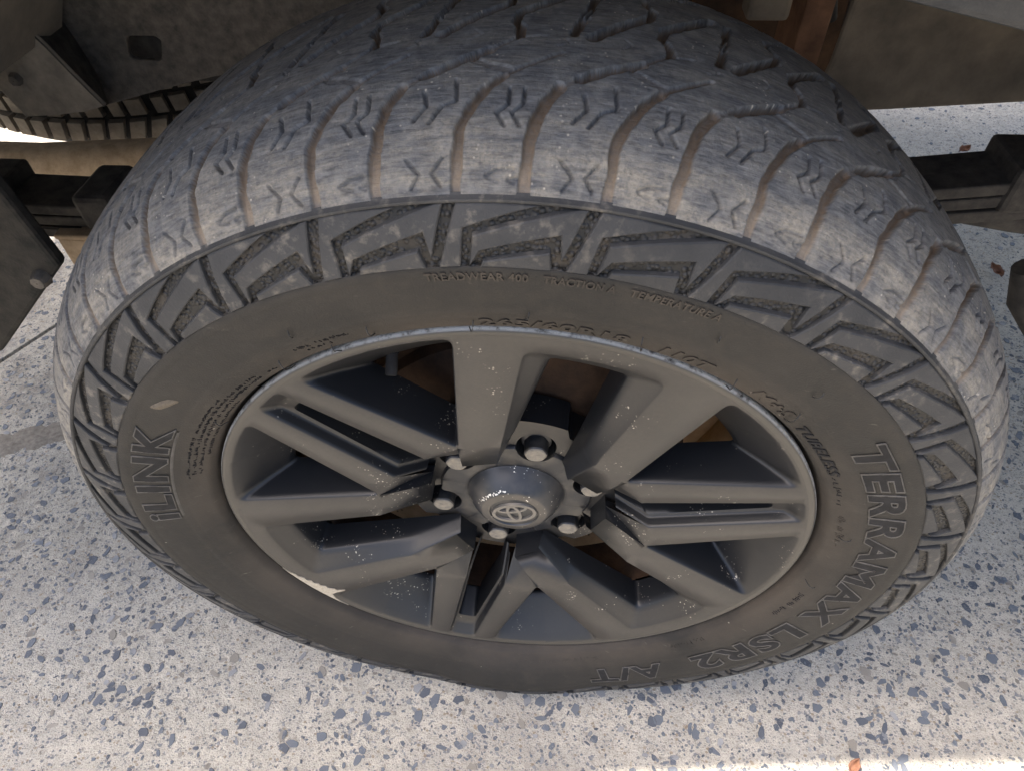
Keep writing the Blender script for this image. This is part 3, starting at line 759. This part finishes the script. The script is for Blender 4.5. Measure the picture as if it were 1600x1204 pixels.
# unreadable fine moulding: rows of tiny raised strokes
def strokes(d0, d1, r0, h, mat, step=.34, seed=1):
    r_ = random.Random(seed); V, F = [], []; d = d0
    while d > d1:
        if r_.random() < .86:
            for q in range(r_.choice((1, 2, 2, 3))):
                a0, b0 = d - r_.uniform(0, .24), r0 + h * r_.uniform(0, .5); vert = r_.random() < .6
                da, db = (.05, h * r_.uniform(.4, .6)) if vert else (r_.uniform(.14, .22), h * .16)
                b = len(V)
                for (dd, r) in ((a0, b0), (a0 - da, b0), (a0 - da, b0 + db), (a0, b0 + db)): V.append(W(r, dd, ysurf(r) - .0005))
                for (dd, r) in ((a0, b0), (a0 - da, b0), (a0 - da, b0 + db), (a0, b0 + db)): V.append(W(r, dd, ysurf(r) + .0005))
                F += [(b, b + 1, b + 2, b + 3), (b, b + 4, b + 5, b + 1), (b + 1, b + 5, b + 6, b + 2), (b + 2, b + 6, b + 7, b + 3), (b + 3, b + 7, b + 4, b)]
        d -= step if r_.random() < .85 else step * 2
    o = mesh_obj('moulded_fine_print', squash(V), F, M[mat], None); o['kind'] = 'stuff'; o.parent = tyre
for i, (a, b, r, h, mt) in enumerate([(164, 132, .2605, .0028, 'letter'), (164, 128, .2565, .0028, 'letter'), (166, 140, .2645, .0024, 'letter'), (122, 113.5, .2640, .0036, 'letter'), (121, 117, .2592, .0036, 'letter'),
        (32, 24, .2575, .0045, 'letter'), (20.5, 11, .2585, .0058, 'side'), (-8, -18, .2615, .0050, 'letter'), (-38, -47, .2580, .0046, 'side'), (158, 140, .2525, .0025, 'letter'), (-66, -84, .2600, .004, 'side')]):
    strokes(a, b, r, h, mt, .34 if h < .004 else .55, i)
# curved line under the name on the left
V, F = [], []
for i in range(29):
    d = 176.5 - i * 26.0 / 28
    for r in (.2752, .2762, .2772, .2776): V.append(W(r, d, ysurf(r) - (.0008 if r in (.2762, .2772) else -.0002)))
for i in range(28):
    for j in range(3): F.append((i * 4 + j, i * 4 + j + 1, i * 4 + 5 + j, i * 4 + 4 + j))
mesh_obj('lettering_underline', V, F, M['outline'], None, 60).parent = tyre
# moulding hairs
for i, (d, r, l, bend) in enumerate([(97.0, .2640, .016, .6), (76.4, .2700, .018, -.8), (61.7, .2640, .017, -.9), (110.4, .2690, .012, .1), (125.6, .2640, .016, .5), (51.0, .2700, .015, -.7), (117.5, .2580, .013, .3), (90.2, .2760, .008, .2), (119, .2850, .008, .3), (69.5, .2930, .006, -.2),
        (147, .2580, .009, .4), (14.5, .2690, .009, -.3), (54, .2930, .008, 0), (-4, .2660, .010, .3)]):
    pts = []
    for k in range(6):
        t = k / 5; r2 = r - l * .9 * t; pts.append(W(r2, d + bend * t * t * 2, ysurf(max(r2, .2505)) - .0006 - .0055 * math.sin(t * PI) * l / .016))
    tube('rubber_hair', pts, .00038, M['hair'], None, 6).parent = tyre
# clump of dry mud stuck on the sidewall at the left
V, F = [], []
for i in range(9):
    for j in range(6):
        u, v = i / 8 * 2 - 1, j / 5 * 2 - 1; q = max(0, 1 - u * u - v * v); hh = .0022 * q ** .5 * (1 + .3 * random.uniform(-1, 1))
        r = .2925 + v * .0042 + u * .004; V.append(W(r, 144.0 + u * 1.7, ysurf(r) - hh + .0003))
for i in range(8):
    for j in range(5): F.append((i * 6 + j, i * 6 + j + 1, i * 6 + 7 + j, i * 6 + 6 + j))
mesh_obj('mud_clump', V, F, M['mud'], None, 80).parent = tyre

# --- alloy wheel
rim = lathe('alloy_rim', [(.0003, .2400), (-.0004, .2420), (-.0006, .2436), (.0001, .2450), (.0016, .2459), (.0040, .2463), (.0075, .2458), (.0100, .2440), (.0125, .2380), (.016, .229)], M['flange'], None, 360, smooth=60)
me = rim.data; co = np.empty(len(me.vertices) * 3); me.vertices.foreach_get('co', co); co = co.reshape(-1, 3)
a = me.attributes.new('ring', 'FLOAT', 'POINT'); a.data.foreach_set('value', np.hypot(co[:, 0], co[:, 2] - HZ).astype(np.float32))
Wh(rim, 'gunmetal alloy rim with kerb-rubbed bare edge')
bar = lathe('rim_barrel', [(.0425, .1985), (.050, .2000), (.07, .2035), (.10, .2058), (.12, .2075), (.17, .2125), (.195, .2225), (.205, .236), (.212, .245)], None, None, 180, smooth=60, mats=[M['drum'], M['barrel']], fmf=lambda j: 0 if j < 3 else 1); bar.parent = rim
def yw(r): return float(np.interp(r, [.07, .0745, .1165, .2378, .2405], [.0262, .0245, .0095, .0006, .0003]))
def yr(r): return float(np.interp(r, [.08, .092, .1165, .2378, .2405], [.036, .030, .0095, .0006, .0003]))
RO = .2378
def fil(pts, tl, n=5):
    """round the corners of an open/closed list; pts: (point, tangent length or 0)"""
    o = []
    for i, (p, t) in enumerate(pts):
        p = Vector(p)
        if t <= 0: o.append(p); continue
        a = Vector(pts[i - 1][0]); b = Vector(pts[(i + 1) % len(pts)][0])
        A = p + (a - p).normalized() * t; B = p + (b - p).normalized() * t
        for k in range(n + 1):
            s = k / n; o.append(A * (1 - s) ** 2 + p * 2 * s * (1 - s) + B * s * s)
    return o
def line_circle(p, d, r):       # far intersection of p + t d with the circle r
    p, d = Vector(p), Vector(d).normalized(); b = p.dot(d); c = p.dot(p) - r * r; return p + d * (-b + math.sqrt(max(0, b * b - c)))
def pol(r, d): return Vector((r * math.cos(rad(d)), r * math.sin(rad(d))))
pOt, pOw, pI = pol(RO, 8.55), pol(RO, 37.35), pol(.1178, 25.6)
def tri_loop(it, iw, ro, tl):
    dt = (pOt - pI).normalized(); dw = (pOw - pI).normalized()
    nt_ = Vector((-dt.y, dt.x)); nw = Vector((dw.y, -dw.x))
    a = pI + nt_ * it; b = pI + nw * iw
    den = dt.x * dw.y - dt.y * dw.x; t = ((b - a).x * dw.y - (b - a).y * dw.x) / den; I = a + dt * t
    o1 = line_circle(a, dt, ro); o2 = line_circle(b, dw, ro)
    a1, a2 = math.degrees(math.atan2(o1.y, o1.x)), math.degrees(math.atan2(o2.y, o2.x))
    pts = [(o1, tl)] + [(pol(ro, a1 + (a2 - a1) * q), 0) for q in (.17, .28, .39, .5, .61, .72, .83)] + [(o2, tl)] + [(o2.lerp(I, q), 0) for q in (.14, .28, .42, .56, .7, .84)] + [(I, tl * .6)] + [(I.lerp(o1, q), 0) for q in (.14, .28, .42, .56, .7, .84)]
    return fil(pts, tl)
# which of the tri-window points belong to the wide spoke (True) or to the thin twin rib
TRI = [(tri_loop(-.0006, -.0006, RO + .0006, .0085), 0), (tri_loop(.0006, .0006, RO - .0010, .0080), .0012), (tri_loop(.0025, .0035, .216, .006), .0215), (tri_loop(.0045, .006, .1985, .005), .0402), (tri_loop(.0048, .0063, .1982, .005), .0435)]
ax60 = Matrix.Rotation(rad(60), 2)
def rec(u, w_): return ax60 @ Vector((u, -w_))            # rec frame -> twin frame, w towards the twin spoke
def rec_loop(ro, wc, uc, wi, ui, we, ue, tl):
    c = Vector((uc, wc)); ang = math.degrees(math.atan2(wc, uc))
    pts = [(rec(*pol(ro, 0)), 0)] + [(rec(*pol(ro, ang * q)), 0) for q in (.25, .5, .7)] + [(rec(uc, wc), tl)] + [(rec(uc + (ui - uc) * q, wc + (wi - wc) * q), 0) for q in (.12, .24, .36, .48, .6, .72, .84)] + [(rec(ui, wi), .004)] + [(rec(ue, we), 0)]
    return fil(pts, tl)
REC = [(rec_loop(.2266, .0480, .2214, .0370, .1102, .0308, .062, .008), 0), (rec_loop(.2254, .0468, .2202, .0360, .1098, .0298, .062, .0075), .0012),
       (rec_loop(.2100, .0275, .2082, .0292, .1080, .0270, .062, .005), .0125), (rec_loop(.2085, .0262, .2067, .0280, .1075, .0260, .062, .005), .0150), (rec_loop(.2050, .0245, .2035, .0255, .1060, .0250, .062, .005), .0440)]
def slot_loop(ro, wo, wi, we, tl):
    uo = math.sqrt(ro * ro - wo * wo)
    pts = [(Vector((ro, 0)), 0), (pol(ro, math.degrees(math.atan2(wo, uo)) * .45), 0), (Vector((uo, wo)), tl)] + [(Vector((uo + (.1156 - uo) * q, wo + (wi - wo) * q)), 0) for q in (.12, .24, .36, .48, .6, .72, .84)] + [(Vector((.1156, wi)), .004), (Vector((.088, we)), 0)]
    return fil(pts, tl)
SLOT = [(slot_loop(RO + .0004, .0146, .0204, .0172, .005), 0), (slot_loop(RO - .0008, .0136, .0194, .0162, .005), .0012), (slot_loop(.226, .0118, .0180, .0150, .005), .0100), (slot_loop(.2160, .0096, .0158, .0128, .004), .0116), (slot_loop(.2080, .0080, .0138, .0110, .004), .0460)]
Er, Et = rec(.0650, .0306), Vector((.0782, .0203))
arc = [pol(.2405, d) for d in np.linspace(0, 60, 31)]
outer = [Vector((RO + .0004, 0))] + arc + list(REC[0][0])[:-1] + [rec(.0665, .0314), Et] + list(reversed(SLOT[0][0]))[1:-1]
cre = [pol(.1165, d) for d in (41.0, 38, 34, 30, 27.6)]
tri0 = TRI[0][0]
apexI = min(tri0, key=lambda p: p.length)
ribcut = [apexI, apexI.lerp(Et, .5), Et]
crr = [pol(.1165, d) for d in (22.0, 18, 14, 10.4)]
ov, ot = cdt([tuple(p) for p in outer], [[tuple(p) for p in tri0]], [[tuple(p) for p in cre], [tuple(p) for p in ribcut], [tuple(p) for p in crr]])
cutd = Et - apexI
def is_wide(c):
    dl = math.degrees(math.atan2(c.y, c.x))
    if c.length < apexI.length + .0005:
        q = c - apexI; return cutd.x * q.y - cutd.y * q.x < 0
    return dl > 23.5
for k in range(3):
    for sgn in (1, -1):
        def place(p, y):
            a = rad(TH0 + 120 * k); q = Vector((p.x, p.y * sgn)); return P3(q.x * math.cos(a) - q.y * math.sin(a), q.x * math.sin(a) + q.y * math.cos(a), y)
        for wide in (True, False):
            V, F, key = [], [], {}
            def vid(p, y):
                kk = (round(p.x, 6), round(p.y, 6), round(y, 6))
                if kk not in key: key[kk] = len(V); V.append(place(p, y))
                return key[kk]
            hf = yw if wide else yr
            for t in ot:
                c = sum((ov[i] for i in t), Vector((0, 0))) / 3
                if is_wide(c) == wide: F.append([vid(ov[i], hf(ov[i].length)) for i in t])
            def loft(levels, closed, pick):
                lv = []
                for L, d_ in levels: lv.append([(p, hf(p.length) + d_ if d_ < .04 else d_) for p in L])
                fine = [lv[0]]
                for A, B in zip(lv[:-1], lv[1:]):
                    m_ = 1 if max((a[0] - b[0]).length + abs(a[1] - b[1]) for a, b in zip(A, B)) < .006 else 4
                    for q in range(1, m_ + 1): fine.append([(a[0].lerp(b[0], q / m_), a[1] + (b[1] - a[1]) * q / m_) for a, b in zip(A, B)])
                L0 = levels[0][0]
                for A, B in zip(fine[:-1], fine[1:]):
                    n = len(A)
                    for i in range(n if closed else n - 1):
                        j = (i + 1) % n
                        if pick(None, i): F.append([vid(*A[i]), vid(*A[j]), vid(*B[j]), vid(*B[i])])
            # tri window walls: the first half of the loop up to the apex lies on the wide side
            n0 = len(tri0); ia = min(range(n0), key=lambda i: tri0[i].length); split = 6 + 3
            loft(TRI, True, lambda p, i: (split <= i < ia) == wide)
            if wide:
                loft(REC, False, lambda p, i: True)
                for a_, b_, lo in ((apexI, Et, .042), (Et, rec(.0665, .0314), .050)):
                    for q in range(3):
                        A, B = a_.lerp(b_, q / 3), a_.lerp(b_, (q + 1) / 3); F.append([vid(A, hf(A.length)), vid(B, hf(B.length)), vid(B, lo), vid(A, lo)])
            else:
                loft(SLOT, False, lambda p, i: True)
            o = mesh_obj('spoke' if wide else 'twin_spoke', V, [tuple(dict.fromkeys(f)) for f in F if len(set(f)) > 2], M['alloy'], None)
            bm = bmesh.new(); bm.from_mesh(o.data); bmesh.ops.remove_doubles(bm, verts=bm.verts, dist=2e-6); bmesh.ops.recalc_face_normals(bm, faces=bm.faces)
            bm.to_mesh(o.data); bm.free()
            o.data.polygons.foreach_set('use_smooth', np.ones(len(o.data.polygons), bool)); o.data.set_sharp_from_angle(angle=rad(50))
            o.parent = rim
# bare scrape on the lower left of the rim
inner = [(204.5, .2440), (206.5, .2428), (208.2, .2408), (209.4, .2412), (210.6, .2385), (211.8, .2392), (212.6, .2362), (213.8, .2372), (214.6, .2340), (215.6, .2352), (216.6, .2318), (217.6, .2325), (218.8, .2285), (219.6, .2288), (220.9, .2215), (220.7, .2262), (220.3, .2330), (220.4, .2388), (222.0, .2415), (224.0, .2430), (226.5, .2440)]
outer_ = [(226.5 - i * 22 / 20, .2446) for i in range(21)]
P2 = [tuple(pol_ for pol_ in (r * math.cos(rad(d)), r * math.sin(rad(d)))) for d, r in inner + outer_]
sv, stt = cdt(P2)
def ysc(r): return (yw(r) if r < .2405 else float(np.interp(r, [.2405, .2420, .2436, .2446], [.0003, -.0004, -.0006, 0.0])))
n = len(sv); V = [P3(v.x, v.y, ysc(v.length) - .0009) for v in sv] + [P3(v.x, v.y, ysc(v.length) + .001) for v in sv]
F = [tuple(t) for t in stt]; es = {(t[i], t[(i + 1) % 3]) for t in stt for i in range(3)}
F += [(b_, a_, n + a_, n + b_) for a_, b_ in es if (b_, a_) not in es]
o = mesh_obj('scrape', V, F, M['scrape'], None); o.parent = rim; o['label'] = 'bare cream scrape in the rim paint, lower left'
# hub plate with bolt pockets
hubo = [pol(.101 if (d - TH0) % 60 < 14 or (d - TH0) % 60 > 46 else .092, d) for d in np.arange(0, 360, 4)]
holes = []
for i in range(6):
    c = pol(.06985, TH0 + 60 * i); holes.append([(c.x + .0172 * math.cos(q), c.y + .0172 * math.sin(q)) for q in np.linspace(0, 2 * PI, 25)[:-1]])
hv, ht = cdt([tuple(p) for p in hubo], holes)
V = [P3(v.x, v.y, .0475) for v in hv]; F = [tuple(t) for t in ht]
b = len(V); V += [P3(p.x, p.y, .0475) for p in hubo] + [P3(p.x * 1.03, p.y * 1.03, .075) for p in hubo]; n = len(hubo)
F += [(b + i, b + (i + 1) % n, b + n + (i + 1) % n, b + n + i) for i in range(n)]
for h in holes:
    b = len(V); n = len(h); c = Vector((sum(p[0] for p in h) / n, sum(p[1] for p in h) / n))
    V += [P3(*p, .0475) for p in h] + [P3(c.x + (p[0] - c.x) * .9, c.y + (p[1] - c.y) * .9, .066) for p in h]
    F += [(b + i, b + (i + 1) % n, b + n + (i + 1) % n, b + n + i) for i in range(n)] + [tuple(b + n + i for i in range(n))]
o = mesh_obj('hub_plate', V, F, M['alloy'], None); o.parent = rim
bm = bmesh.new(); bm.from_mesh(o.data); bmesh.ops.remove_doubles(bm, verts=bm.verts, dist=1e-6); bmesh.ops.recalc_face_normals(bm, faces=bm.faces); bm.to_mesh(o.data); bm.free()
# lug nuts
def nut(i):
    c = pol(.06985, TH0 + 60 * i); V, F = [], []
    prof_ = [(.0380, 0), (.0380, .0078), (.0388, .0092), (.0400, .0100), (.0520, .0104), (.0530, .0128), (.066, .0130)]
    n = 24
    for y, r in prof_:
        for q in range(n):
            a = 2 * PI * q / n + i
            f = 1 - .07 * (1 - abs(math.cos(3 * a))) if .0385 < y < .0525 and r > .009 else 1
            V.append(P3(c.x + r * f * math.cos(a), c.y + r * f * math.sin(a), y))
    for j in range(len(prof_) - 1):
        for q in range(n):
            q2 = (q + 1) % n; F.append((j * n + q, j * n + q2, (j + 1) * n + q2, (j + 1) * n + q))
    o = mesh_obj('lug_nut', V, F, M['nut'], None, None, [M['nut'], M['skirt']], [0 if j < 2 else 1 for j in range(len(prof_) - 1) for q in range(n)])
    bm = bmesh.new(); bm.from_mesh(o.data); bmesh.ops.remove_doubles(bm, verts=bm.verts, dist=1e-7); bmesh.ops.recalc_face_normals(bm, faces=bm.faces); bm.to_mesh(o.data); bm.free()
    o.data.polygons.foreach_set('use_smooth', np.ones(len(o.data.polygons), bool)); o.data.set_sharp_from_angle(angle=rad(30)); Wh(o)
for i in range(6): nut(i)
# centre cap: dome and scalloped skirt
def scal(d, R):
    a = (d - TH0 + 30) % 60 - 30; D, q = .06985, .0165; s = D * math.sin(rad(a))
    return min(R, D * math.cos(rad(a)) - math.sqrt(q * q - s * s)) if abs(s) < q else R
V, F = [], []; seg = 360
rows = [(.0445, .0430, 0), (.0430, .0455, 0), (.0425, .0480, 0), (.0440, 0, .0672), (.0452, 0, .0684), (.0475, 0, .0690)]
for y, r0, R in rows:
    for i in range(seg):
        d = i * 360 / seg; r = r0 if r0 else max(.0488, scal(d, R)); lift = 0
        if r0 == 0 and y < .045:                                   # raised border and radial seam of each lobe
            a = (d - TH0) % 60; lift = .0008 if abs(a - 30) < 1.0 else 0
        V.append(W(r, d, y + lift))
for j in range(len(rows) - 1):
    for i in range(seg): k = (i + 1) % seg; F.append((j * seg + i, j * seg + k, (j + 1) * seg + k, (j + 1) * seg + i))
cap = mesh_obj('centre_cap', V, F, M['skirt'], None, 35); Wh(cap, 'dark domed centre cap with scalloped skirt and oval emblem')
dome = lathe('cap_dome', [(.0245, 0.0), (.0245, .0212), (.0232, .0220), (.0230, .0232), (.0236, .0245), (.0236, .0280), (.0246, .0300), (.0270, .0325), (.0340, .0385), (.0420, .0425), (.0436, .0437), (.0445, .0436)], None, None, 96, smooth=40, mats=[M['cap'], M['skirt']], fmf=lambda j: 1 if j == 0 else 0); dome.parent = cap
for i in range(16):
    d = 108 + i * 3.2 + random.uniform(-1, 1); L = random.uniform(.0008, .0026); wd = random.uniform(.0004, .0009); r = .0306 + random.uniform(-.0006, .0012); yq = float(np.interp(r, [.0300, .0325, .0385], [.0246, .0270, .0340])) - .00025
    P_ = [(r, d - L / r * 28), (r + wd, d - L / r * 14), (r + wd * .7, d + L / r * 28), (r - wd * .5, d + L / r * 20), (r - wd, d)]
    V = [W(a_, b_, yq + (a_ - r) * 1.0) for a_, b_ in P_] + [W(a_, b_, yq + .0006 + (a_ - r)) for a_, b_ in P_]
    o = mesh_obj('paint_chip', V, [(0, 1, 2, 3, 4)] + [(q, (q + 1) % 5, 5 + (q + 1) % 5, 5 + q) for q in range(5)], M['chip'], None); o.parent = cap
def ell_ring(a, b, cx, cz, wd, rot, y=.0226):
    pts = []
    V, F = [], []; n = 48
    for i in range(n):
        t = 2 * PI * i / n; nx, nz = math.cos(t) / a, math.sin(t) / b; L = math.hypot(nx, nz); nx, nz = nx / L, nz / L
        for off, yy_ in ((-wd, .0247), (-wd * .7, y), (wd * .7, y), (wd, .0247)):
            x, z = cx + a * math.cos(t) + nx * off, cz + b * math.sin(t) + nz * off
            V.append(P3(x * math.cos(rot) - z * math.sin(rot), x * math.sin(rot) + z * math.cos(rot), yy_))
    for i in range(n):
        k = (i + 1) % n
        for j in range(3): F.append((i * 4 + j, k * 4 + j, k * 4 + j + 1, i * 4 + j + 1))
    o = mesh_obj('emblem', V, F, M['chrome'], None, 40); o.parent = cap
RE = rad(TH0)
ell_ring(.0186, .0128, 0, 0, .0021, RE); ell_ring(.0050, .0114, 0, 0, .0018, RE, .0224); ell_ring(.0125, .0050, 0, .0070, .0017, RE, .0225)
# valve stem
va, vb = Vector(W(.2085, 118.0, .055)), Vector(W(.190, 120.2, .028))
ax_ = (vb - va)
vst = tube('valve_stem', [va, va + ax_ * .45, va + ax_ * .46, va + ax_ * .52, va + ax_ * .53, va + ax_ * .97, va + ax_], .004, M['letter'], None, 20, [.0052, .0046, .0050, .0050, .0043, .0043, .0036]); Wh(vst)
# brake drum behind
drum = lathe('brake_drum', [(.072, 0), (.072, .06), (.078, .075), (.080, .135), (.088, .148), (.10, .150), (.102, .154), (.110, .154), (.112, .150), (.16, .152), (.165, .165), (.175, .168)], M['drum'], None, 96, smooth=30)
T(drum)
T(lathe('brake_backing_plate', [(.176, .04), (.178, .17), (.190, .196), (.192, .2235), (.2, .2235)], M['barrel'], None, 96, smooth=30))

# ------------------------------------------------------------------ small litter on the concrete
def dry_leaf(loc, L, Wd, rz, label):
    V, F = [], []
    for i in range(7):
        t = i / 6; wv = Wd * math.sin(PI * min(1, t * .95 + .05)) ** .8
        for j in (-1, -.5, 0, .5, 1): V.append(((t - .5) * L, j * wv, .004 + .006 * t * t + .006 * abs(j) + .002 * math.sin(i * 2.3 + j)))
    for i in range(6):
        for j in range(4): F.append((i * 5 + j, i * 5 + j + 1, i * 5 + 6 + j, i * 5 + 5 + j))
    o = mesh_obj('dry_leaf', V, F, M['leaf'], None, 80); s = o.modifiers.new('s', 'SOLIDIFY'); s.thickness = .0006
    o.location = loc; o.rotation_euler = (0, 0, rz); return tag(o, label, 'leaf')
dry_leaf((.911, .86, 0), .035, .012, 1.9, 'reddish brown curled dry leaf on the concrete right of the tyre')
dry_leaf((.395, -.072, 0), .018, .006, .9, 'small orange-brown leaf scrap at the bottom edge by the sunlit strip')
dry_leaf((1.02, 1.34, 0), .03, .012, .4, 'brown dry leaf on the far concrete under the frame rail')
